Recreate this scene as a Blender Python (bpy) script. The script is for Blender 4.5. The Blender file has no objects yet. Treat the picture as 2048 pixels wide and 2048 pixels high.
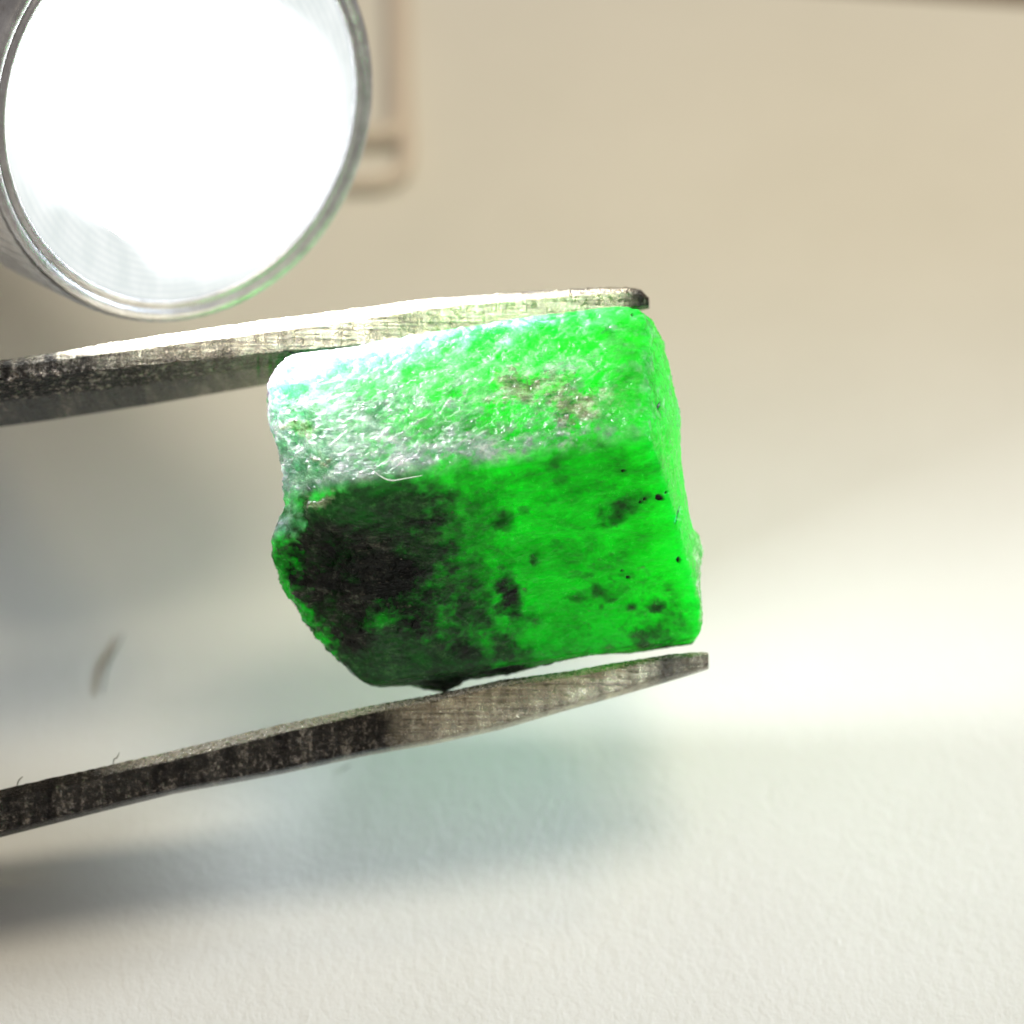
import bpy, bmesh, math
import numpy as np
from mathutils import Vector, Matrix

# ------------------------------------------------------------------ camera
D0 = 0.110                       # camera to the middle of the stone (m)
PITCH = math.radians(40.0)       # looking down on the paper
CAM_H = 0.0812                   # lens above the paper (m)
PXMM = 70.0                      # photograph pixels per millimetre at D0
SC = bpy.context.scene
COL = SC.collection

cam = bpy.data.cameras.new("camera")
cam_o = bpy.data.objects.new("camera", cam)
COL.objects.link(cam_o)
cam_o.location = (0, 0, CAM_H)
cam_o.rotation_euler = (math.radians(90) - PITCH, 0, 0)
cam.sensor_width = 36.0
cam.lens = 36.0 / (2048 / PXMM * 0.001 / D0)
cam.clip_start = 0.002
cam.clip_end = 20.0
cam.dof.use_dof = True
cam.dof.focus_distance = 0.1065
cam.dof.aperture_fstop = cam.lens / 2.6
SC.camera = cam_o

RGT = Vector((1, 0, 0))
FWD = Vector((0, math.cos(PITCH), -math.sin(PITCH)))
UPV = Vector((0, math.sin(PITCH), math.cos(PITCH)))
CAM = Vector((0, 0, CAM_H))
CAMROT = Matrix((RGT, UPV, -FWD)).transposed()     # columns: right, up, back


def loc(px, py, z=0.0):
    """pixel + depth (mm in front of the stone's middle) -> mm in camera-aligned axes"""
    k = (D0 * 1000 - z) / (D0 * 1000)
    return Vector(((px - 1024) / PXMM * k, -(py - 1024) / PXMM * k, z))


def world(v):
    return CAM + FWD * D0 + CAMROT @ (Vector(v) * 0.001)


def on_paper(px, py, h=0.0):
    d = (FWD + RGT * ((px - 1024) / PXMM * 0.001 / D0) - UPV * ((py - 1024) / PXMM * 0.001 / D0))
    t = (h - CAM_H) / d.z
    return CAM + d * t


# ------------------------------------------------------------------ world + lamps
W = bpy.data.worlds.new("World")
SC.world = W
W.use_nodes = True
W.node_tree.nodes["Background"].inputs[0].default_value = (1.0, 0.92, 0.86, 1)
W.node_tree.nodes["Background"].inputs[1].default_value = 0.26

lamp = bpy.data.lights.new("room_lamp", 'AREA')
lamp.shape = 'DISK'
lamp.size = 0.34
lamp.energy = 3.6
lamp.color = (1.0, 0.88, 0.66)
lamp_o = bpy.data.objects.new("room_lamp", lamp)
COL.objects.link(lamp_o)
tgt = world(loc(950, 950, 0))
ldir = Vector((0.16, -0.08, 1.0)).normalized()
lamp_o.location = tgt + ldir * 1.0
lamp_o.rotation_euler = ldir.to_track_quat('Z', 'Y').to_euler()



def spot(name, target, off, energy, color, size_deg, soft):
    """an added spot light standing out of view"""
    li = bpy.data.lights.new(name, 'SPOT')
    li.energy, li.color = energy, color
    li.spot_size, li.spot_blend, li.shadow_soft_size = math.radians(size_deg), 1.0, soft
    o = bpy.data.objects.new(name, li)
    COL.objects.link(o)
    o.location = target + Vector(off)
    o.rotation_euler = Vector(off).to_track_quat('Z', 'Y').to_euler()


spot("cool_fill_spot", on_paper(1160, 1810), (0.125, 0.035, 0.056), 0.98, (0.78, 0.90, 1.0), 20, 0.014)  # added unseen light: fills the stone's shadow and whitens the lower paper
spot("warm_wash_spot", on_paper(1780, 400), (0.07, 0.04, 0.17), 0.60, (1.0, 0.80, 0.42), 20, 0.03)  # added unseen light: warm wash over the far right of the paper

SC.view_settings.view_transform = 'Standard'
SC.view_settings.look = 'None'
SC.view_settings.exposure = 0.0
SC.view_settings.gamma = 1.0
SC.render.engine = 'CYCLES'
SC.cycles.use_denoising = True
SC.cycles.sample_clamp_indirect = 6.0
SC.cycles.max_bounces = 8

# ------------------------------------------------------------------ helpers


def tag(o, label=None, cat=None, group=None, kind=None):
    if label: o["label"] = label
    if cat: o["category"] = cat
    if group: o["group"] = group
    if kind: o["kind"] = kind
    return o


def mesh_obj(name, verts, faces, mat=None, parent=None, smooth=True):
    me = bpy.data.meshes.new(name)
    me.from_pydata([tuple(v) for v in verts], [], faces)
    me.update()
    if smooth:
        me.polygons.foreach_set("use_smooth", [True] * len(me.polygons))
    o = bpy.data.objects.new(name, me)
    COL.objects.link(o)
    if mat: me.materials.append(mat)
    if parent: o.parent = parent
    return o


def empty(name, at, rot=None):
    o = bpy.data.objects.new(name, None)
    o.empty_display_size = 0.003
    COL.objects.link(o)
    m = Matrix.Translation(at)
    if rot is not None:
        m = m @ rot.to_4x4()
    o.matrix_world = m
    return o


class N:
    """tiny node helper"""
    def __init__(self, name):
        self.mat = bpy.data.materials.new(name)
        self.mat.use_nodes = True
        self.t = self.mat.node_tree
        self.b = self.t.nodes["Principled BSDF"]
        self.out = self.t.nodes["Material Output"]

    def n(self, typ, **kw):
        nd = self.t.nodes.new(typ)
        for k, v in kw.items():
            if k.startswith("i_"):
                nd.inputs[k[2:].replace("_", " ")].default_value = v
            else:
                setattr(nd, k, v)
        return nd

    def l(self, a, b):
        self.t.links.new(a, b)

    def coord(self, scale=(1, 1, 1), rot=(0, 0, 0)):
        tc = self.n("ShaderNodeTexCoord")
        mp = self.n("ShaderNodeMapping")
        mp.inputs["Scale"].default_value = scale
        mp.inputs["Rotation"].default_value = rot
        self.l(tc.outputs["Object"], mp.inputs["Vector"])
        return mp.outputs[0]

    def noise(self, vec, scale, detail=3, rough=0.55, dist=0.0):
        nd = self.n("ShaderNodeTexNoise")
        nd.inputs["Scale"].default_value = scale
        nd.inputs["Detail"].default_value = detail
        nd.inputs["Roughness"].default_value = rough
        nd.inputs["Distortion"].default_value = dist
        self.l(vec, nd.inputs["Vector"])
        return nd.outputs["Fac"]

    def ramp(self, fac, stops, interp='LINEAR'):
        nd = self.n("ShaderNodeValToRGB")
        nd.color_ramp.interpolation = interp
        e = nd.color_ramp.elements
        while len(e) < len(stops):
            e.new(0.5)
        for k, (p, c) in enumerate(stops):
            e[k].position = p
            if not isinstance(c, (tuple, list)):
                c = (c, c, c)
            e[k].color = (*c[:3], 1)
        self.l(fac, nd.inputs[0])
        return nd.outputs[0]

    def math(self, op, a, b=None, clamp=False):
        nd = self.n("ShaderNodeMath", operation=op)
        nd.use_clamp = clamp
        for k, v in enumerate((a, b)):
            if v is None: continue
            if isinstance(v, (int, float)): nd.inputs[k].default_value = v
            else: self.l(v, nd.inputs[k])
        return nd.outputs[0]

    def mix(self, fac, a, b):
        nd = self.n("ShaderNodeMix", data_type='RGBA')
        for sock, v in ((nd.inputs[0], fac), (nd.inputs[6], a), (nd.inputs[7], b)):
            if isinstance(v, (int, float)): sock.default_value = v
            elif isinstance(v, tuple): sock.default_value = (*v[:3], 1)
            else: self.l(v, sock)
        return nd.outputs[2]

    def attr(self, name):
        nd = self.n("ShaderNodeAttribute")
        nd.attribute_name = name
        return nd.outputs["Fac"]

    def bump(self, h, strength, dist, normal=None):
        nd = self.n("ShaderNodeBump")
        nd.inputs["Distance"].default_value = dist
        if isinstance(strength, (int, float)): nd.inputs["Strength"].default_value = strength
        else: self.l(strength, nd.inputs["Strength"])
        self.l(h, nd.inputs["Height"])
        if normal is not None: self.l(normal, nd.inputs["Normal"])
        return nd.outputs[0]

    def set(self, **kw):
        for k, v in kw.items():
            s = self.b.inputs[k.replace("_", " ")]
            if hasattr(v, "is_output"): self.l(v, s)
            elif isinstance(v, tuple) and len(v) == 3 and len(s.default_value) == 4: s.default_value = (*v, 1)
            else: s.default_value = v


# numpy noise ---------------------------------------------------------------
def _hash(ix, iy, iz, seed):
    h = (ix.astype(np.int64) * 374761393 + iy.astype(np.int64) * 668265263 + iz.astype(np.int64) * 2147483647 + seed * 974711) & 0xFFFFFFFF
    h = ((h ^ (h >> 13)) * 1274126177) & 0xFFFFFFFF
    h = ((h ^ (h >> 16)) * 2246822519) & 0xFFFFFFFF
    return ((h ^ (h >> 15)) & 0xFFFFFF) / float(0xFFFFFF) * 2 - 1


def vnoise(P, f, seed=0):
    Q = P * f
    I = np.floor(Q).astype(np.int64)
    F = Q - I
    F = F * F * F * (F * (F * 6 - 15) + 10)
    r = 0
    for a in (0, 1):
        wx = F[:, 0] if a else 1 - F[:, 0]
        for b in (0, 1):
            wy = F[:, 1] if b else 1 - F[:, 1]
            for c in (0, 1):
                wz = F[:, 2] if c else 1 - F[:, 2]
                r = r + wx * wy * wz * _hash(I[:, 0] + a, I[:, 1] + b, I[:, 2] + c, seed)
    return r


def fbm(P, f, octv=4, seed=0, gain=0.5, ridged=False):
    s, amp, tot = 0, 1.0, 0
    for k in range(octv):
        n = vnoise(P, f, seed + k * 17)
        if ridged: n = 1 - 2 * np.abs(n)
        s = s + amp * n
        tot += amp
        amp *= gain
        f *= 2.03
    return s / tot


def sstep(x, a, b):
    t = np.clip((x - a) / (b - a), 0, 1)
    return t * t * (3 - 2 * t)


# ------------------------------------------------------------------ materials
def mat_paper():
    m = N("paper")
    v = m.coord()
    vs = m.coord(scale=(1.0, 0.66, 1.0), rot=(0, 0, math.radians(62)))
    a = m.noise(vs, 3600, 5, 0.62, 0.25)
    b = m.noise(v, 1500, 4, 0.6)
    c = m.noise(v, 7000, 3, 0.6)
    h = m.math('ADD', m.math('MULTIPLY', a, 0.9), m.math('ADD', m.math('MULTIPLY', b, 0.9), m.math('MULTIPLY', c, 0.35)))
    nrm = m.bump(h, 0.36, 0.000085)
    col = m.ramp(m.noise(v, 120, 4, 0.6), [(0.3, (0.80, 0.80, 0.775)), (0.7, (0.84, 0.84, 0.82))])
    m.set(Base_Color=col, Roughness=0.92, Normal=nrm)
    m.b.inputs["Specular IOR Level"].default_value = 0.25
    return m.mat


def mat_table():
    m = N("table_wood")
    v = m.coord(scale=(6, 60, 6))
    col = m.ramp(m.noise(v, 3, 6, 0.6, 0.4), [(0.3, (0.10, 0.062, 0.035)), (0.7, (0.19, 0.125, 0.075))])
    m.set(Base_Color=col, Roughness=0.5)
    return m.mat


def mat_steel(name, tint=(0.76, 0.65, 0.48), grime=1.0):
    m = N(name)
    # local x runs along the arm
    vl = m.coord(scale=(0.55, 15, 15), rot=(0, 0, math.radians(-9)))
    vc = m.coord(scale=(10, 0.8, 0.8), rot=(0, 0, math.radians(-9)))
    v = m.coord()
    streak = m.noise(vl, 900, 5, 0.72)
    cross = m.noise(vc, 230, 5, 0.7, 0.2)
    grain = m.noise(v, 6500, 4, 0.75)
    big = m.noise(v, 420, 4, 0.6)
    rough_a = m.attr("grip")
    side = m.attr("tip")            # warm sheen painted in towards the tip and top edge, darker away from it
    h = m.math('ADD', m.math('MULTIPLY', streak, 1.0), m.math('ADD', m.math('MULTIPLY', cross, 0.45), m.math('MULTIPLY', grain, 0.16)))
    nrm = m.bump(h, 0.9, 0.00011)
    gh = m.noise(v, 4600, 4, 0.78)
    nrm = m.bump(gh, m.math('MULTIPLY', rough_a, 1.0), 0.00030, nrm)
    steel = m.ramp(m.math('ADD', m.math('MULTIPLY', streak, 0.55), m.math('ADD', m.math('MULTIPLY', grain, 0.2), m.math('MULTIPLY', cross, 0.25))),
                   [(0.38, tuple(c * 0.12 for c in tint)), (0.50, tuple(c * 0.8 for c in tint)), (0.60, tuple(min(1, c * 1.5) for c in tint))])
    dark_steel = m.ramp(m.math('ADD', m.math('MULTIPLY', cross, 0.55), m.math('MULTIPLY', grain, 0.45)),
                   [(0.40, (0.010, 0.009, 0.009)), (0.54, (0.045, 0.041, 0.036)), (0.66, (0.36, 0.32, 0.27))])
    fac = m.math('ADD', side, m.math('MULTIPLY', m.math('SUBTRACT', m.math('ADD', m.math('MULTIPLY', big, 0.5), m.math('MULTIPLY', cross, 0.5)), 0.5), 1.3), clamp=True)
    col = m.mix(fac, dark_steel, steel)
    gc = m.ramp(m.noise(v, 4800, 4, 0.8), [(0.46, (0.005, 0.004, 0.005)), (0.54, (0.05, 0.042, 0.042)), (0.61, (0.60, 0.52, 0.45))])
    col = m.mix(rough_a, col, gc)
    col = m.mix(m.math('MULTIPLY', m.attr("edge_light"), m.ramp(grain, [(0.36, 0.25), (0.5, 1.0)])), col, (0.93, 0.92, 0.90))  # painted highlight: whitens the top edge of the arms
    rr = m.ramp(grain, [(0.3, 0.16), (0.7, 0.36)])
    m.set(Base_Color=col, Metallic=1.0, Roughness=rr, Normal=nrm)
    return m.mat


def mat_bezel():
    m = N("bezel_aluminium")
    v = m.coord()
    g = m.noise(v, 1500, 4, 0.65)
    col = m.ramp(g, [(0.3, (0.50, 0.50, 0.52)), (0.7, (0.76, 0.77, 0.80))])
    m.set(Base_Color=col, Metallic=1.0, Roughness=0.38, Normal=m.bump(m.noise(v, 3000, 3, 0.6), 0.4, 0.00006))
    return m.mat


def mat_barrel():
    m = N("barrel_aluminium")
    v = m.coord()
    g = m.noise(v, 900, 4, 0.6)
    col = m.ramp(g, [(0.3, (0.32, 0.275, 0.25)), (0.7, (0.42, 0.37, 0.33))])
    m.set(Base_Color=col, Metallic=0.6, Roughness=0.5, Normal=m.bump(g, 0.3, 0.00006))
    return m.mat


def mat_lens():
    """frosted lens lit from the LED behind it: fully bright in the middle, facets near the rim"""
    m = N("lit_lens")
    tc = m.n("ShaderNodeTexCoord")
    sep = m.n("ShaderNodeSeparateXYZ")
    m.l(tc.outputs["Object"], sep.inputs[0])
    x, y = sep.outputs[0], sep.outputs[1]
    ln = m.n("ShaderNodeVectorMath", operation='LENGTH')
    m.l(tc.outputs["Object"], ln.inputs[0])
    r = m.math('DIVIDE', ln.outputs[1], 0.00577)
    v = m.coord(scale=(1, 1, 1))
    lo = m.noise(v, 260, 2, 0.5)
    # along the lower-left / upper-right diagonal the reflector is dimmer near the rim
    diag = m.math('ABSOLUTE', m.math('DIVIDE', m.math('ADD', m.math('MULTIPLY', x, 0.55), m.math('MULTIPLY', y, 0.83)), 0.00577))
    q = m.math('ADD', m.math('MULTIPLY', diag, 0.85), m.math('MULTIPLY', m.math('SUBTRACT', lo, 0.5), 0.55))
    q = m.math('ADD', q, m.math('MULTIPLY', r, 0.18))
    rim = m.ramp(q, [(0.52, 0.0), (0.80, 1.0)], 'EASE')
    tex = m.ramp(m.noise(m.coord(scale=(1, 0.45, 1), rot=(0, 0, 0.5)), 1500, 3, 0.6), [(0.35, 0.0), (0.65, 1.0)])
    dim = m.mix(tex, (0.80, 0.86, 0.84), (0.93, 0.97, 0.95))
    ring = m.math('MULTIPLY', m.math('ADD', m.math('SINE', m.math('MULTIPLY', r, 190.0)), 1.0), 0.5)
    dim = m.mix(m.math('MULTIPLY', ring, 0.35), dim, (0.72, 0.78, 0.80))
    core = m.ramp(r, [(0.72, (2.2, 2.3, 2.3)), (0.95, (1.05, 1.1, 1.08))])
    colr = m.mix(rim, core, dim)
    em = m.n("ShaderNodeEmission")
    m.l(colr, em.inputs[0])
    em.inputs[1].default_value = 1.0
    m.l(em.outputs[0], m.out.inputs[0])
    m.t.nodes.remove(m.b)
    return m.mat


LED_L = 105.0


def mat_led():
    m = N("led")
    em = m.n("ShaderNodeEmission")
    em.inputs[0].default_value = (0.95, 0.99, 1.0, 1)
    em.inputs[1].default_value = LED_L
    m.l(em.outputs[0], m.out.inputs[0])
    m.t.nodes.remove(m.b)
    return m.mat


def mat_wire():
    m = N("wire_dull")
    m.set(Base_Color=(0.76, 0.68, 0.61), Roughness=0.5, Metallic=0.0)
    return m.mat


def mat_plain(name, col, rough=0.6):
    m = N(name)
    v = m.coord()
    c = m.ramp(m.noise(v, 2000, 2), [(0.3, tuple(k * 0.75 for k in col)), (0.7, tuple(min(1, k * 1.2) for k in col))])
    m.set(Base_Color=c, Roughness=rough)
    return m.mat


def mat_stone():
    m = N("emerald")
    v = m.coord()
    vr = m.coord(scale=(0.62, 1.25, 1), rot=(0, 0, math.radians(-32)))
    dark = m.attr("dark")       # black-brown mica, and a dark strip along the bottom edge
    murk_shade = m.attr("murk_shade")       # clouded dark green, plus shade painted in towards the bottom
    rind = m.attr("rind")       # pale weathered skin
    tan_ = m.attr("tan")        # tan mineral crust
    pit = m.attr("pit")
    va = m.coord(scale=(0.7, 1.2, 1), rot=(0, 0, math.radians(-12)))
    n0 = m.noise(v, 330, 4, 0.6, 0.6)
    n1 = m.noise(va, 1000, 5, 0.68, 0.8)
    n2 = m.noise(vr, 1450, 4, 0.62, 0.4)
    n3 = m.noise(v, 3300, 4, 0.7)
    n4 = m.noise(m.coord(scale=(0.3, 1.5, 1), rot=(0, 0, math.radians(28))), 2300, 4, 0.7, 1.2)
    mott = m.math('ADD', m.math('MULTIPLY', n0, 0.45), m.math('ADD', m.math('MULTIPLY', n1, 0.40), m.math('MULTIPLY', n3, 0.15)))
    green = m.ramp(mott, [(0.35, (0.0006, 0.22, 0.007)), (0.46, (0.0009, 0.60, 0.013)), (0.58, (0.0016, 0.95, 0.028))])
    green = m.mix(m.ramp(n4, [(0.56, 0.0), (0.68, 0.35)]), green, (0.02, 0.72, 0.05))
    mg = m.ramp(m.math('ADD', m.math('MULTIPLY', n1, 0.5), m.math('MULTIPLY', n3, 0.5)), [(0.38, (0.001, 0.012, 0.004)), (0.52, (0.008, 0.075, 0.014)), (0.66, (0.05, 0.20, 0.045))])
    brown = m.ramp(m.math('ADD', m.math('MULTIPLY', n4, 0.5), m.math('MULTIPLY', n3, 0.5)),
                   [(0.38, (0.004, 0.004, 0.003)), (0.53, (0.036, 0.041, 0.033)), (0.66, (0.20, 0.21, 0.165))])
    glass = m.ramp(n3, [(0.40, (0.0004, 0.0009, 0.0009)), (0.62, (0.003, 0.0065, 0.005)), (0.72, (0.03, 0.034, 0.024))])
    blk = m.mix(m.ramp(m.math('ADD', m.math('MULTIPLY', n0, 0.7), m.math('MULTIPLY', n2, 0.3)), [(0.47, 0.0), (0.60, 1.0)]), glass, brown)
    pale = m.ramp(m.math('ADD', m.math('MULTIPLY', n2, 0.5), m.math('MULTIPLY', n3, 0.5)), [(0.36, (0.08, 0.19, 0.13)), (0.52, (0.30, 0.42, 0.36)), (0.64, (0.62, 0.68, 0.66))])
    tn = m.ramp(m.math('ADD', m.math('MULTIPLY', n4, 0.5), m.math('MULTIPLY', n3, 0.5)), [(0.38, (0.025, 0.06, 0.025)), (0.50, (0.30, 0.30, 0.19)), (0.62, (0.72, 0.71, 0.58))])
    nz = m.math('MULTIPLY', m.math('SUBTRACT', m.math('ADD', m.math('MULTIPLY', n2, 0.5), m.math('MULTIPLY', n1, 0.5)), 0.5), 3.2)
    def f(a, k=1.0):
        return m.math('ADD', a, m.math('MULTIPLY', m.math('MULTIPLY', nz, k), m.math('MULTIPLY', a, m.math('SUBTRACT', 1.25, a))), clamp=True)
    green = m.mix(m.math('MULTIPLY', m.attr("lime"), 0.8), green, (0.06, 0.85, 0.07))
    c = m.mix(f(rind, 1.0), green, pale)
    c = m.mix(f(murk_shade, 1.3), c, mg)
    c = m.mix(f(m.attr("spot"), 1.4), c, m.ramp(n3, [(0.4, (0.0006, 0.004, 0.002)), (0.6, (0.003, 0.022, 0.008)), (0.72, (0.03, 0.06, 0.03))]))
    c = m.mix(f(tan_, 1.6), c, tn)
    c = m.mix(f(dark, 1.2), c, blk)
    c = m.mix(pit, c, (0.0004, 0.0006, 0.0005))
    rough_a = m.attr("relief")
    h = m.math('ADD', m.math('MULTIPLY', n2, 1.0), m.math('MULTIPLY', n3, 0.30))
    nf = m.noise(m.coord(scale=(0.5, 1.6, 1), rot=(0, 0, math.radians(-35))), 3600, 4, 0.75, 0.5)
    h = m.math('ADD', h, m.math('MULTIPLY', nf, 0.35))
    vo = m.n("ShaderNodeTexVoronoi")
    vo.inputs["Scale"].default_value = 1900
    m.l(vr, vo.inputs["Vector"])
    h = m.math('ADD', h, m.math('MULTIPLY', m.math('MULTIPLY', vo.outputs["Distance"], dark), 0.8))
    relmod = m.ramp(n0, [(0.35, 0.45), (0.65, 1.0)])
    rough_a = m.math('MULTIPLY', rough_a, relmod)
    nrm = m.bump(h, m.math('ADD', 0.20, m.math('MULTIPLY', rough_a, 0.84), clamp=True), 0.00055)
    opaque = m.math('ADD', m.math('MULTIPLY', dark, 0.8), pit, clamp=True)
    m.set(Base_Color=c, Normal=nrm, IOR=1.57)
    m.set(Roughness=m.ramp(n3, [(0.3, 0.13), (0.7, 0.30)]))
    m.l(m.math('MULTIPLY', m.math('ADD', 0.22, m.math('MULTIPLY', rough_a, 0.5)), m.math('SUBTRACT', 1.0, m.math('MULTIPLY', dark, 0.62))), m.b.inputs["Specular IOR Level"])
    m.b.subsurface_method = 'RANDOM_WALK'
    m.l(m.math('SUBTRACT', 1.0, opaque), m.b.inputs["Subsurface Weight"])
    m.b.inputs["Subsurface Radius"].default_value = (0.25, 1.0, 0.40)
    m.b.inputs["Subsurface Scale"].default_value = 0.011
    return m.mat


M_PAPER, M_TABLE = mat_paper(), mat_table()
M_STEEL = mat_steel("tweezer_steel")
M_BEZEL, M_BARREL, M_LENS, M_LED = mat_bezel(), mat_barrel(), mat_lens(), mat_led()
M_WIRE = mat_wire()
M_STONE = mat_stone()

# ------------------------------------------------------------------ the surface
s = 1.2
table = mesh_obj("table", [(-s, -s, -0.0003), (s, -s, -0.0003), (s, s, -0.0003), (-s, s, -0.0003)], [(0, 1, 2, 3)], M_TABLE, smooth=False)
tag(table, kind="structure")


def build_paper():
    a = on_paper(1400, -34); b = on_paper(2048, 10)
    d = (b - a).normalized()
    nb = Vector((-d.y, d.x, 0))            # away from the camera
    far0 = a - d * 0.16; far1 = a + d * 0.137
    q = [far0 - nb * 0.21, far1 - nb * 0.21, far1, far0]
    n = 40
    V, F = [], []
    for j in range(n + 1):
        for i in range(n + 1):
            u, w = i / n, j / n
            p = (q[0] * (1 - u) + q[1] * u) * (1 - w) + (q[3] * (1 - u) + q[2] * u) * w
            V.append((p.x, p.y, 0.0))
    for j in range(n):
        for i in range(n):
            k = j * (n + 1) + i
            F.append((k, k + 1, k + n + 2, k + n + 1))
    top = len(V)
    ring = [i for i in range(n + 1)] + [j * (n + 1) + n for j in range(1, n + 1)] + [n * (n + 1) + i for i in range(n - 1, -1, -1)] + [j * (n + 1) for j in range(n - 1, 0, -1)]
    for k in ring:
        V.append((V[k][0], V[k][1], -0.00012))
    m = len(ring)
    for k in range(m):
        F.append((ring[k], top + k, top + (k + 1) % m, ring[(k + 1) % m]))
    o = mesh_obj("paper_sheet", V, F, M_PAPER, smooth=False)
    return tag(o, "white sheet of rough textured paper lying flat under everything", "paper")


build_paper()

# ------------------------------------------------------------------ flashlight
def lathe(profile, seg, knurl=None):
    V, F = [], []
    for j, (r, t) in enumerate(profile):
        for i in range(seg):
            a = 2 * math.pi * i / seg
            rr = r
            if knurl and knurl(j):
                rr = r + knurl(j) * (1 if (i // 2) % 2 else -1)
            V.append((rr * math.cos(a) * 0.001, rr * math.sin(a) * 0.001, t * 0.001))
    for j in range(len(profile) - 1):
        for i in range(seg):
            k, k2 = j * seg + i, j * seg + (i + 1) % seg
            F.append((k, k + seg, k2 + seg, k2))
    return V, F


def build_flashlight():
    nrm_c = Vector((0.543, -0.271, 0.794)).normalized()
    zax = CAMROT @ nrm_c
    xax = (CAMROT @ Vector((1, 0, 0)))
    xax = (xax - zax * xax.dot(zax)).normalized()
    yax = zax.cross(xax)
    rot = Matrix((xax, yax, zax)).transposed()
    root = empty("flashlight", world(loc(372, 217, 0.3)), rot)
    tag(root, "switched-on metal penlight with blazing white lens pointed at the green stone", "flashlight")
    # bezel: lip, chamfer, knurled skirt
    V, F = lathe([(5.60, -0.55), (5.62, -0.06), (5.66, 0.00), (5.80, 0.00), (5.84, -0.08), (5.90, -0.08), (5.94, 0.00), (6.16, 0.00), (6.24, -0.06),
                  (6.30, -0.20), (6.33, -0.45), (6.33, -0.9), (6.33, -1.2), (6.33, -4.6), (6.18, -4.9), (5.9, -5.2)], 360,
                 lambda j: {9: 0.006, 10: 0.012, 11: 0.02, 12: 0.02, 13: 0.02}.get(j, 0))
    mesh_obj("bezel", V, F, M_BEZEL, root)
    V, F = lathe([(5.9, -5.1), (6.05, -5.3), (6.05, -8), (5.85, -8.3), (5.85, -9), (6.05, -9.3), (6.05, -30), (5.85, -30.3), (5.85, -31),
                  (6.05, -31.3), (6.05, -38), (5.6, -38.9), (3.0, -39.1), (0.02, -39.1)], 144, lambda j: 0)
    mesh_obj("barrel", V, F, M_BARREL, root)
    V, F = lathe([(0.001, -0.10), (1.5, -0.10), (3, -0.10), (4.2, -0.10), (5.1, -0.12), (5.62, -0.14)], 96)
    mesh_obj("lens", V, [tuple(reversed(f)) for f in F], M_LENS, root)
    V, F = lathe([(0.001, -0.06), (2.1, -0.06), (4.1, -0.06)], 24)
    mesh_obj("led_emitter", V, [tuple(reversed(f)) for f in F], M_LED, root)
    return root


build_flashlight()

# ------------------------------------------------------------------ tweezers
def interp(tab, x):
    tab = np.array(tab, float)
    return [np.interp(x, tab[:, 0], tab[:, k]) for k in range(1, tab.shape[1])]


def loft(rings, name, mat, parent, attrs):
    n = len(rings[0])
    V = [p for r in rings for p in r]
    F = []
    for j in range(len(rings) - 1):
        for i in range(n):
            k, k2 = j * n + i, j * n + (i + 1) % n
            F.append((k, k + n, k2 + n, k2))
    F.append(tuple(range(n)))
    F.append(tuple((len(rings) - 1) * n + i for i in range(n))[::-1])
    o = mesh_obj(name, V, F, mat, parent, smooth=True)
    for nm, arr in attrs.items():
        at = o.data.attributes.new(nm, 'FLOAT', 'POINT')
        at.data.foreach_set("value", np.array(arr, dtype=np.float32))
    # crease the long edges
    me = o.data
    bm = bmesh.new(); bm.from_mesh(me)
    bmesh.ops.recalc_face_normals(bm, faces=bm.faces)
    for e in bm.edges:
        if len(e.link_faces) == 2 and e.calc_face_angle(0) > 0.38:
            e.smooth = False
    bm.to_mesh(me); bm.free()
    return o


def subdiv_section(pts, counts):
    """pts: list of (y_px, z_mm); returns a denser closed section"""
    out = []
    for k in range(len(pts)):
        a, b = pts[k], pts[(k + 1) % len(pts)]
        for q in range(counts[k]):
            t = q / counts[k]
            out.append((a[0] + (b[0] - a[0]) * t, a[1] + (b[1] - a[1]) * t))
    return out


UP = [(-200, 752, 760, 802, 845, 903), (0, 721, 731, 764, 802, 854), (116, 704, 716, 752, 788, 838), (290, 675, 692, 732, 767, 811),
      (560, 637, 656, 704, 727, 765), (700, 619, 637, 692, 706, 735), (850, 598, 614, 674, 682, 700), (1000, 587, 598, 650, 655, 666),
      (1100, 581, 590, 636, 640, 648), (1200, 575, 583, 621, 624, 632), (1257, 575, 581, 616, 619, 627), (1283, 580, 586, 613, 616, 621), (1298, 597, 600, 612, 613, 615)]
LO = [(-200, 1622, 1634, 1713, 1722), (0, 1579, 1592, 1667, 1675), (185, 1538, 1553, 1620, 1628), (348, 1501, 1517, 1580, 1588), (560, 1449, 1464, 1541, 1549),
      (736, 1412, 1424, 1503, 1511), (866, 1389, 1400, 1482, 1489), (1000, 1360, 1370, 1451, 1460), (1137, 1342, 1350, 1411, 1420), (1228, 1326, 1334, 1385, 1395),
      (1342, 1308, 1313, 1352, 1362), (1400, 1304, 1308, 1338, 1344), (1417, 1306, 1310, 1333, 1338)]


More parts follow.
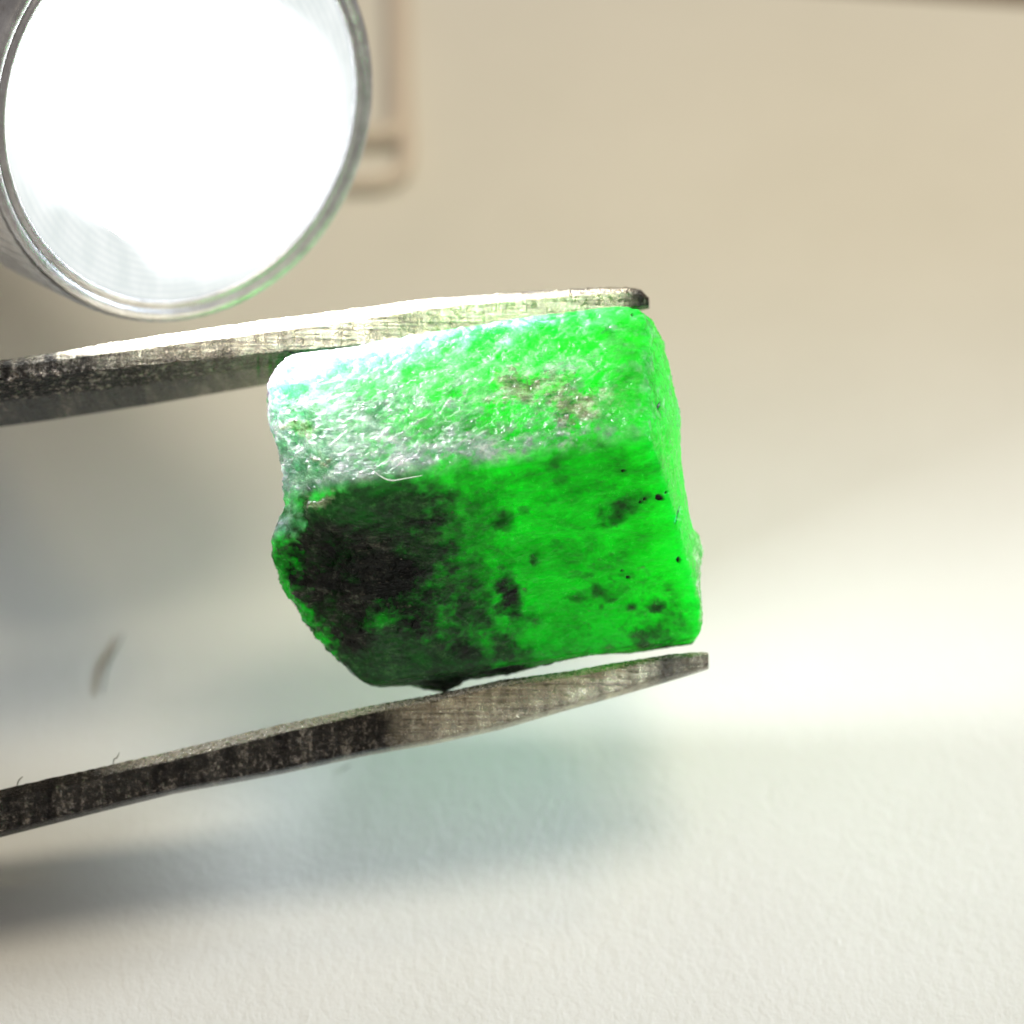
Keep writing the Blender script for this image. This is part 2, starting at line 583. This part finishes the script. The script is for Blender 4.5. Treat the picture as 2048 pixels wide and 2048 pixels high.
def build_tweezers():
    root = empty("tweezers", world(loc(-200, 1200, 3)), CAMROT)
    tag(root, "worn steel tweezers gripping the green stone between two tips", "tweezers")
    inv = loc(-200, 1200, 3)
    rng = np.random.default_rng(5)

    def zf(x):
        return float(np.interp(x, [-200, 0, 600, 1420], [2.4, 2.0, 1.5, 1.3]))

    def make(tab, upper):
        xs = list(np.arange(tab[0][0], tab[-1][0], 6.0)) + [tab[-1][0]]
        rings, grip, tip, edge_lit = [], [], [], []
        # off-frame run towards the hand: the arms close up and rise
        off = []
        for k in range(24, 0, -1):
            off.append(k / 24.0)
        first = interp(tab, tab[0][0])
        jn = 1.0
        for x in off + xs:
            if isinstance(x, float) and x in off and len(rings) < len(off):
                t = x
                q = first
                px = -200 - t * 6600
                zz = zf(-200) + t * 30.0
                yc0 = (q[0] + q[-1]) / 2
                mid = 1240 + t * 950
                bow = (1 - t) ** 1.4 * (1 - 0.25 * math.sin(math.pi * t))
                shift = mid + (yc0 - 1240) * bow - yc0 + (45 if not upper else -45) * (1 - bow)
                y = [v + shift for v in q]
                wd = 4.0 + 3.5 * math.sin(math.pi * min(1, t * 1.1) * 0.9)
            else:
                px = float(x)
                zz = zf(px)
                y = [float(v) for v in interp(tab, px)]
                wd = float(np.interp(px, [-200, 600, 1300], [4.0, 3.4, 2.6]))
            jit = rng.normal(0, 0.9, 6)
            if upper:
                yt, yb, ys, ye, yi = y
                sec = [(yt + jit[0] * 0.9, zz - 0.42), (yt + 0.45 * (yb - yt) + jit[4] * 0.6, zz - 0.17), (yb + 5 + jit[5] * 0.6, zz), (ys - 2 + jit[1] * 0.6, zz), (ys + jit[2], zz - 0.08),
                       (ye + jit[3] * 1.2, zz - 1.1), (ye + 3 + jit[3] * 1.2, zz - 1.2), (yi, zz - wd), (yi - (ys - yt) * 0.85, zz - wd)]
                cnt = [2, 1, 4, 1, 5, 1, 3, 2, 3]
                g = [0, 0, 0, 0.55, 1, 1, 0.12, 0.05, 0]
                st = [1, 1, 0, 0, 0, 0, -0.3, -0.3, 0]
            else:
                yt, ys, yb, ye = y
                sec = [(yt + jit[0] * 0.5, zz - 0.42), (ys + jit[1] * 0.8, zz - 0.1), (ys + 5, zz), (yb - 4, zz), (yb + jit[2] * 0.4, zz - 0.12),
                       (ye, zz - 0.9), (ye - 4, zz - wd), (yt + 3, zz - wd)]
                cnt = [3, 1, 6, 1, 2, 2, 2, 2]
                g = [0.0, 0.0, 0.05, 0.3, 0.0, 0, 0, 0]
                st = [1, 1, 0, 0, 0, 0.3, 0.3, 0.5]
            sec2 = subdiv_section(sec, cnt)
            gg = []
            for k in range(len(sec)):
                for qn in range(cnt[k]):
                    tt = qn / cnt[k]
                    gg.append(g[k] + (g[(k + 1) % len(sec)] - g[k]) * tt)
            rings.append([tuple((loc(px, p[0], p[1]) - inv) * 0.001) for p in sec2])
            gt = float(np.interp(px, [100, 900], [1, 0.1])) if upper else 0.4
            grip += [v * gt if upper else v for v in gg]
            if upper:
                tp = float(np.interp(px, [-200, 120, 420, 800, 1220, 1280], [0.05, 0.15, 0.62, 1.0, 0.95, 0.25]))
            else:
                tp = float(np.interp(px, [-200, 500, 740, 850, 1250, 1330, 1420], [0.0, 0.02, 0.15, 0.75, 0.85, 0.25, 0.5]))
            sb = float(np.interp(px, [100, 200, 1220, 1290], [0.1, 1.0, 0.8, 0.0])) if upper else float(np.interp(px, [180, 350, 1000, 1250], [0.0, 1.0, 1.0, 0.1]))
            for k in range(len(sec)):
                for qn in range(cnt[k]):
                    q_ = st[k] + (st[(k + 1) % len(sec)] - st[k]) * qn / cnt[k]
                    edge_lit.append(max(0, q_) * sb * (0.35 if upper else 1.0))  # strength of the highlight painted along the arm's top edge
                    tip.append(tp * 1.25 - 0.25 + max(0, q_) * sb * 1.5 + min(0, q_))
        o = loft(rings, "arm", M_STEEL, root, {"grip": grip, "tip": tip, "edge_light": edge_lit})
        return o

    a = make(UP, True)
    b = make(LO, False)
    a["label"] = "upper arm with a dark rough gripping strip"
    b["label"] = "lower arm with dark hatched side"
    # the joined end, far off to the left
    c = (loc(-6850, 2190, 32.5) - inv) * 0.001
    V, F = [], []
    for j, (dx, h, w) in enumerate([(-0.004, 0.0008, 0.0016), (-0.0034, 0.0014, 0.0022), (0.003, 0.0016, 0.0025), (0.004, 0.0012, 0.0022)]):
        for sy, sz in ((-1, -1), (1, -1), (1, 1), (-1, 1)):
            V.append((c[0] + dx, c[1] + sy * h, c[2] - 0.002 + sz * w))
    for j in range(3):
        for i in range(4):
            F.append((j * 4 + i, j * 4 + 4 + i, j * 4 + 4 + (i + 1) % 4, j * 4 + (i + 1) % 4))
    F += [(0, 1, 2, 3), (15, 14, 13, 12)]
    mesh_obj("joint", V, F, M_STEEL, root, smooth=False)
    return root


build_tweezers()

# ------------------------------------------------------------------ the stone
SIL = [(603, 718), (650, 709), (707, 702), (759, 690), (850, 674), (950, 659), (1000, 649), (1105, 635), (1180, 625), (1235, 620), (1273, 627), (1299, 643), (1325, 689), (1338, 754), (1354, 819),
       (1357, 870), (1358, 914), (1365, 971), (1374, 1026), (1382, 1056), (1396, 1072), (1404, 1102), (1399, 1136), (1397, 1170), (1402, 1212), (1404, 1244), (1395, 1275), (1386, 1290),
       (1338, 1299), (1260, 1309), (1183, 1312), (1110, 1326), (1020, 1353), (950, 1361), (928, 1364), (920, 1374), (905, 1384), (888, 1394), (866, 1392), (845, 1388), (832, 1380), (818, 1375), (756, 1377), (728, 1364), (689, 1330), (655, 1294),
       (611, 1229), (600, 1206), (572, 1167), (557, 1128), (554, 1089), (560, 1061), (583, 1016), (580, 1000), (578, 948), (567, 896), (552, 858), (543, 806), (547, 775), (559, 751), (575, 733)]


def build_stone():
    cen = np.array(loc(965, 1000, 0))
    ZS = 1.2
    n = 300
    # cube sphere
    u = np.tan(np.linspace(-1, 1, n) * math.pi / 4)
    A, B = np.meshgrid(u, u, indexing='ij')
    one = np.ones_like(A)
    pts, faces, base = [], [], 0
    idx = np.arange(n * n).reshape(n, n)
    quad = np.stack([idx[:-1, :-1], idx[1:, :-1], idx[1:, 1:], idx[:-1, 1:]], -1).reshape(-1, 4)
    for f in range(6):
        P = [(one, A, B), (-one, B, A), (B, one, A), (A, -one, B), (A, B, one), (B, A, -one)][f]
        pts.append(np.stack(P, -1).reshape(-1, 3))
        faces.append(quad + base)
        base += n * n
    P = np.concatenate(pts); F = np.concatenate(faces)
    P = P / np.linalg.norm(P, axis=1, keepdims=True)
    key = np.round(P * 1e5).astype(np.int64)
    _, first, inv = np.unique(key, axis=0, return_index=True, return_inverse=True)
    P = P[first]; F = inv.reshape(-1)[F]
    # silhouette as a polar curve about the centre
    sil = np.array([loc(x, y, ZS)[:2] for x, y in SIL]) - cen[:2]
    dense = np.concatenate([np.linspace(sil[k], sil[(k + 1) % len(sil)], 14, endpoint=False) for k in range(len(sil))])
    ang = np.arctan2(dense[:, 1], dense[:, 0]); rad = np.hypot(dense[:, 0], dense[:, 1])
    o = np.argsort(ang); ang, rad = ang[o], rad[o]
    ang = np.concatenate([ang - 2 * math.pi, ang, ang + 2 * math.pi]); rad = np.tile(rad, 3)
    phi = np.arctan2(P[:, 1], P[:, 0]); sxy = np.hypot(P[:, 0], P[:, 1]) + 1e-6
    cand = [np.interp(phi, ang, rad) / sxy]
    th = math.radians(8.5)
    ax, e, zc = np.array([math.cos(th), math.sin(th), 0]), np.array([-math.sin(th), math.cos(th), 0]), np.array([0, 0, 1.0])
    s30, c30 = math.sin(math.radians(29)), math.cos(math.radians(29))
    T, Fr = s30 * e + c30 * zc + 0.02 * ax, -s30 * e + c30 * zc + 0.03 * ax
    ridge = np.array(loc(960, 924, 4.9))

    def plane(nv, p):
        nv = np.array(nv, float); nv = nv / np.linalg.norm(nv)
        d = nv @ (np.array(p) - cen)
        den = P @ nv
        return np.where(den > 1e-4, d / np.maximum(den, 1e-4), 1e3)

    def at_plane(px, py, nv):
        # point of plane (through ridge) seen at this pixel
        z = 4.0
        for _ in range(20):
            q = np.array(loc(px, py, z)); z -= (nv @ (q - ridge)) / nv[2]
        return np.array(loc(px, py, z))

    cand.append(plane(T, ridge))
    cand.append(plane(Fr, ridge))
    cand.append(plane((-0.72, 0.02, 0.69), at_plane(640, 860, T)))
    cand.append(plane((-0.42, -0.52, 0.74), at_plane(740, 1190, Fr)))
    cand.append(plane((0.94, 0.10, 0.33), at_plane(1340, 1000, Fr)))
    cand.append(plane((0.88, 0.25, 0.40), at_plane(1290, 720, T)))
    cand.append(plane(-0.97 * e + 0.24 * zc, at_plane(1180, 1303, Fr)))
    cand.append(plane(s30 * e - c30 * zc, np.array(loc(960, 990, -5.4))))
    cand.append(plane(-s30 * e - c30 * zc, np.array(loc(960, 990, -5.4))))
    cand.append(plane((0.1, 0, -1), np.array(loc(960, 990, -5.2))))
    Cn = np.stack(cand)
    p = 70.0
    m = Cn.min(0)
    r = m * (np.sum((Cn / m) ** (-p), 0)) ** (-1 / p)
    X = cen + P * r[:, None]
    # where each bit sits in the picture, for placing the minerals
    k = (D0 * 1000) / (D0 * 1000 - X[:, 2])
    px = 1024 + X[:, 0] * k * PXMM; py = 1024 - X[:, 1] * k * PXMM
    front = sstep(X[:, 2], -1.0, 1.0)
    ist = np.clip((X - ridge) @ e / 0.25, -1, 1) * 0.5 + 0.5      # 1 on the upper facet
    side = front

    def g(x, y, rx, ry=None, rot=0):
        ry = ry or rx
        c, s_ = math.cos(math.radians(rot)), math.sin(math.radians(rot))
        dx, dy = px - x, py - y
        a = (dx * c + dy * s_) / rx; b = (-dx * s_ + dy * c) / ry
        return np.exp(-(a * a + b * b))

    nA = fbm(X, 1.1, 5, 3, 0.6)
    nB = fbm(X, 3.0, 4, 11, 0.6)
    nC = fbm(X * np.array([1, 1.4, 1]), 6.0, 3, 23, 0.6)
    rip0 = fbm(np.stack([X[:, 0] * 0.82 + X[:, 1] * 0.57, (-X[:, 0] * 0.57 + X[:, 1] * 0.82) * 2.6, X[:, 2]], -1), 0.9, 5, 77, 0.6, ridged=True)
    px0, py0 = px, py
    px = px + 16 * nB + 22 * nA; py = py + 12 * fbm(X, 3.0, 4, 131, 0.6) + 14 * fbm(X, 1.0, 3, 137)
    # black mica mass at the lower left
    d = 1.3 * g(690, 1130, 130, 100, 10) + 0.85 * g(805, 1185, 100, 95) + 0.8 * g(635, 1110, 80, 60) + 0.9 * g(660, 1230, 80, 70, 40) + 0.7 * g(720, 1290, 50, 40, 40) + 0.5 * g(840, 1260, 60, 40)
    d -= 0.8 * g(785, 1300, 30, 60, -15) + 0.6 * g(730, 1350, 60, 30, 40)
    d = sstep(d + 0.65 * nA + 0.45 * nB + 0.2 * nC, 0.28, 1.45)
    sp = np.zeros(len(X))
    for (x, y, rx, ry, ro, w) in [(905, 993, 30, 15, -20, 1.0), (862, 1000, 22, 18, 0, .8), (850, 1047, 52, 17, -12, 1.25), (1002, 1037, 20, 18, 0, 1.3), (1022, 1205, 20, 55, -10, 1.5), (1045, 1235, 40, 22, 10, 0.9),
                                 (1240, 1015, 40, 28, -35, 1.25), (1290, 995, 40, 14, -15, .8), (926, 1300, 44, 30, 10, 1.1), (1330, 1235, 22, 24, 0, .75), (1345, 1190, 14, 30, 10, .65), (1068, 1118, 14, 17, 0, 1.2),
                                 (1150, 1190, 26, 8, -4, 1.1), (1198, 1180, 22, 16, 20, 1.1), (1105, 920, 26, 12, -10, .9), (1240, 940, 40, 10, 8, .7), (1320, 1265, 40, 12, -20, .8),
                                 (1230, 1225, 40, 12, -10, .7), (1140, 1260, 60, 10, -6, .6), (985, 985, 26, 20, 0, .75), (1190, 1080, 24, 16, 0, .7), (1100, 1000, 30, 12, -25, .6)]:
        sp = np.maximum(sp, 0.92 * sstep(0.9 * w * g(x, y, rx * 1.35, ry * 1.35, ro) + 0.26 * nB + 0.18 * nC, 0.22, 1.35))
    d = np.maximum(d, sstep(1.6 * g(880, 1388, 56, 20), 0.5, 1.0))
    sp = sp * front
    d = np.maximum(d, 0.95 * sstep(-(X - ridge) @ e + 0.10 * nB + 0.30 * fbm(X, 0.9, 3, 61), 5.82, 6.0))  # dark strip along the bottom edge
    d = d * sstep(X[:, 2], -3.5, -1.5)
    # dark wisps elsewhere
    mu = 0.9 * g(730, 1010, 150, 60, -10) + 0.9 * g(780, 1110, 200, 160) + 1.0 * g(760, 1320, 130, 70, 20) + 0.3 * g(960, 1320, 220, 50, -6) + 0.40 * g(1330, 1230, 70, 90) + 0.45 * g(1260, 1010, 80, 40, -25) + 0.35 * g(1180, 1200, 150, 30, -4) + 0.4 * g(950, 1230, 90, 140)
    low_shade = sstep(-(X - ridge) @ e + 0.5 * nA + 0.3 * nB, 3.6, 6.2) * (1 - ist)
    mu = mu + 0.40 * low_shade  # shade put into the colour, deeper towards the bottom edge
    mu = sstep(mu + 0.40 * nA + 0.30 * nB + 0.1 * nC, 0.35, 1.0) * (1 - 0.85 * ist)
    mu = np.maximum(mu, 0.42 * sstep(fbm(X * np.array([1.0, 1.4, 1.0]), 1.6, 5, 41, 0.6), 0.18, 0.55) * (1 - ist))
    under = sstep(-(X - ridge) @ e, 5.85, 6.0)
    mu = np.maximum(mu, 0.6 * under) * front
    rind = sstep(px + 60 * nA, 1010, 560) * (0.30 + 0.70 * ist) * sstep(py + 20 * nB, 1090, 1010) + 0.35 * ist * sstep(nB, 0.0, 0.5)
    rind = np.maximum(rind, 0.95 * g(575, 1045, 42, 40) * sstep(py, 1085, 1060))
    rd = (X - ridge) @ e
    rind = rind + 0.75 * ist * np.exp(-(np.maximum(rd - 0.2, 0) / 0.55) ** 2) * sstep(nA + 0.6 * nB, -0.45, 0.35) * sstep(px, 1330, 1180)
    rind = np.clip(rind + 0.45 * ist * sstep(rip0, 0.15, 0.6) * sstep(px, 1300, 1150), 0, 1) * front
    capm = sstep((px - (1300 + 0.155 * (py - 780))), 22, 40) * sstep(py, 1100, 1180) + 0.9 * g(1400, 1102, 20, 45)
    tan_ = sstep(1.0 * g(1050, 775, 95, 42, -8) + 1.1 * g(1150, 822, 60, 38, -5) + 0.7 * g(1225, 785, 50, 28, 0) + 0.55 * nB + 0.4 * nC, 0.35, 1.15)
    tan_ = np.maximum(tan_, sstep(1.2 * g(612, 862, 42, 22, 20) + 0.9 * g(650, 925, 22, 20) + 0.9 * g(640, 1000, 40, 24, -30) + 0.8 * g(600, 1085, 40, 20) + 0.3 * nC, 0.5, 1.0))
    tan_ = np.maximum(tan_, 0.8 * np.clip(capm, 0, 1)) * front * 0.85
    px, py = px0, py0
    pit = np.zeros(len(X))
    for (x, y, rx, ry, ro) in [(1320, 995, 11, 7, 15), (1290, 998, 4, 4, 0), (1281, 1004, 3.5, 3.5, 0), (1333, 985, 4, 2.5, -40), (1358, 1119, 5, 7, 0), (1244, 1141, 3.5, 3, 0), (1255, 1154, 5, 4, 0), (1316, 812, 2.5, 10, 18), (1354, 1030, 2.0, 22, 12), (1248, 941, 5, 3, 0), (1263, 631, 4, 3, 0)]:
        pit = np.maximum(pit, sstep(g(x, y, rx, ry, ro) + 0.12 * nC, 0.33, 0.62))
    pit *= front
    lime = sstep((px - (1300 + 0.155 * (py - 780))), 8, 34) * sstep(py, 1180, 1040) * front
    # relief
    rip = fbm(np.stack([X[:, 0] * 0.80 + X[:, 1] * 0.6, (-X[:, 0] * 0.6 + X[:, 1] * 0.80) * 1.9, X[:, 2]], -1), 2.3, 4, 71, 0.55, ridged=True)
    disp = 0.030 * nA + 0.018 * nB
    disp += ist * front * (0.05 * rip + 0.055 * rip0 + 0.022 * nC)
    disp += sstep(px, 680, 590) * 0.13 * fbm(X, 1.9, 4, 151, 0.6, ridged=True)
    disp += d * (0.075 * fbm(X, 1.2, 5, 91, 0.55, ridged=True) + 0.02 * nC - 0.02)
    lowl = sstep(0.9 * g(700, 1200, 190, 180), 0.25, 0.8)
    disp += lowl * (0.14 * fbm(X, 1.6, 4, 55, 0.6) + 0.09 * fbm(X, 2.4, 3, 57, 0.6, ridged=True))
    disp += (1 - ist) * front * (0.012 * fbm(X, 5.0, 3, 33, 0.6, ridged=True) + 0.035 * rip0)
    disp += tan_ * 0.07 * nC
    disp -= pit * 0.07
    capz = sstep(px, 1335, 1375) * front
    disp += capz * 0.05 * fbm(np.stack([X[:, 0], X[:, 1] * 0.35, X[:, 2] * 2], -1), 3.0, 3, 7, 0.6, ridged=True)
    X = X + P * disp[:, None]
    relief = np.clip(ist * (0.35 + 0.5 * sstep(px + 40 * nA, 1290, 1200)) + d * 0.45 + tan_ * 0.5 + 0.15 * lowl, 0, 1)

    origin = cen
    me = bpy.data.meshes.new("crystal_body")
    Xm = (X - origin) * 0.001
    me.vertices.add(len(Xm)); me.vertices.foreach_set("co", Xm.astype(np.float32).ravel())
    me.loops.add(F.size); me.loops.foreach_set("vertex_index", F.astype(np.int32).ravel())
    me.polygons.add(len(F))
    me.polygons.foreach_set("loop_start", np.arange(0, F.size, 4, dtype=np.int32))
    me.polygons.foreach_set("loop_total", np.full(len(F), 4, dtype=np.int32))
    me.update(calc_edges=True)
    me.validate()
    bm = bmesh.new(); bm.from_mesh(me)
    bmesh.ops.recalc_face_normals(bm, faces=bm.faces)
    bm.to_mesh(me); bm.free()
    me.polygons.foreach_set("use_smooth", np.ones(len(me.polygons), dtype=bool))
    for nm, arr in (("dark", d), ("murk_shade", mu), ("rind", rind), ("tan", tan_), ("pit", pit), ("relief", relief), ("lime", lime), ("spot", sp)):
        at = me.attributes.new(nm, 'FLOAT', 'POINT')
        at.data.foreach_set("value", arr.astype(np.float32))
    me.materials.append(M_STONE)
    ob = bpy.data.objects.new("emerald_crystal", me)
    COL.objects.link(ob)
    ob.matrix_world = Matrix.Translation(world(origin)) @ CAMROT.to_4x4()
    tag(ob, "glowing green rough crystal with black mica patches held in the tweezers", "gemstone")
    return ob, origin


STONE, S_ORG = build_stone()


# ------------------------------------------------------------------ small things
def tube(name, pts, rad, mat, parent=None, seg=8, taper=False):
    P = [Vector(p) for p in pts]
    V, F = [], []
    for j, p in enumerate(P):
        t = (P[min(j + 1, len(P) - 1)] - P[max(j - 1, 0)]).normalized()
        a = t.cross(Vector((0.3, 0.2, 1))).normalized(); b = t.cross(a)
        rr = rad * (1 - 0.7 * abs(2 * j / (len(P) - 1) - 1) ** 2) if taper else rad
        for i in range(seg):
            w = 2 * math.pi * i / seg
            V.append(p + (a * math.cos(w) + b * math.sin(w)) * rr)
    for j in range(len(P) - 1):
        for i in range(seg):
            F.append((j * seg + i, j * seg + (i + 1) % seg, (j + 1) * seg + (i + 1) % seg, (j + 1) * seg + i))
    F.append(tuple(range(seg))[::-1]); F.append(tuple((len(P) - 1) * seg + i for i in range(seg)))
    return mesh_obj(name, V, F, mat, parent)


def smooth_path(ctrl, n=10):
    C = [Vector(c) for c in ctrl]
    out = []
    for k in range(len(C) - 1):
        p0, p1, p2, p3 = C[max(k - 1, 0)], C[k], C[k + 1], C[min(k + 2, len(C) - 1)]
        for q in range(n):
            t = q / n
            out.append(0.5 * ((2 * p1) + (p2 - p0) * t + (2 * p0 - 5 * p1 + 4 * p2 - p3) * t * t + (3 * p1 - p0 - 3 * p2 + p3) * t ** 3))
    out.append(C[-1])
    return out


r = 0.00045
loop_px = [(560, 272), (700, 274), (770, 272), (792, 258), (798, 230), (796, 120), (790, -60), (760, -110), (640, -115)]
lp = tube("wire_loop", smooth_path([on_paper(x, y, r) for x, y in loop_px], 8), r, M_WIRE)
tag(lp, "blurred pale brown wire bent in a square loop, behind the penlight", "wire")
loop2 = [(540, 368), (680, 368), (760, 366), (800, 346), (812, 310), (812, 262), (806, 150), (802, -40), (800, -160)]
o2 = tube("outer_wire", smooth_path([on_paper(x, y, r * 0.8) for x, y in loop2], 8), r * 0.8, M_WIRE, lp)

M_LINT = mat_plain("lint_dark", (0.38, 0.38, 0.35), 0.8)
M_LINTW = mat_plain("lint_white", (0.85, 0.88, 0.84), 0.6)


def lint(pts, rad, mat, label):
    o = tube("lint_fibre", smooth_path(pts, 6), rad, mat, None, 6, True)
    return tag(o, label, "fibre")


lint([on_paper(x, y, 0.00012) for x, y in [(205, 1385), (212, 1345), (222, 1315), (238, 1288), (246, 1266)]], 0.00006, M_LINT, "blurred grey fibre lying on the paper between the two tweezer arms")
lint([on_paper(x, y, 0.00008) for x, y in [(684, 1540), (692, 1534), (703, 1529)]], 0.00003, M_LINT, "tiny grey fibre on the paper just under the lower tweezer arm")
lint([world(loc(x, y, z)) for x, y, z in [(226, 1531, 1.0), (228, 1519, 1.1), (234, 1515, 1.2), (239, 1504, 1.3)]], 0.00002, M_LINT, "curled dark fibre sticking up from the lower tweezer arm")
lint([world(loc(x, y, z)) for x, y, z in [(34, 1572, 1.0), (38, 1560, 1.2), (46, 1553, 1.2)]], 0.000022, M_LINT, "short dark fibre standing on the dull end of the lower tweezer arm")
lint([world(loc(x, y, z)) for x, y, z in [(745, 938, 5.0), (760, 952, 5.1), (783, 961, 5.2), (810, 957, 5.25), (845, 951, 5.3)]], 0.000013, M_LINTW, "thin white hair curved across the ridge of the green crystal")
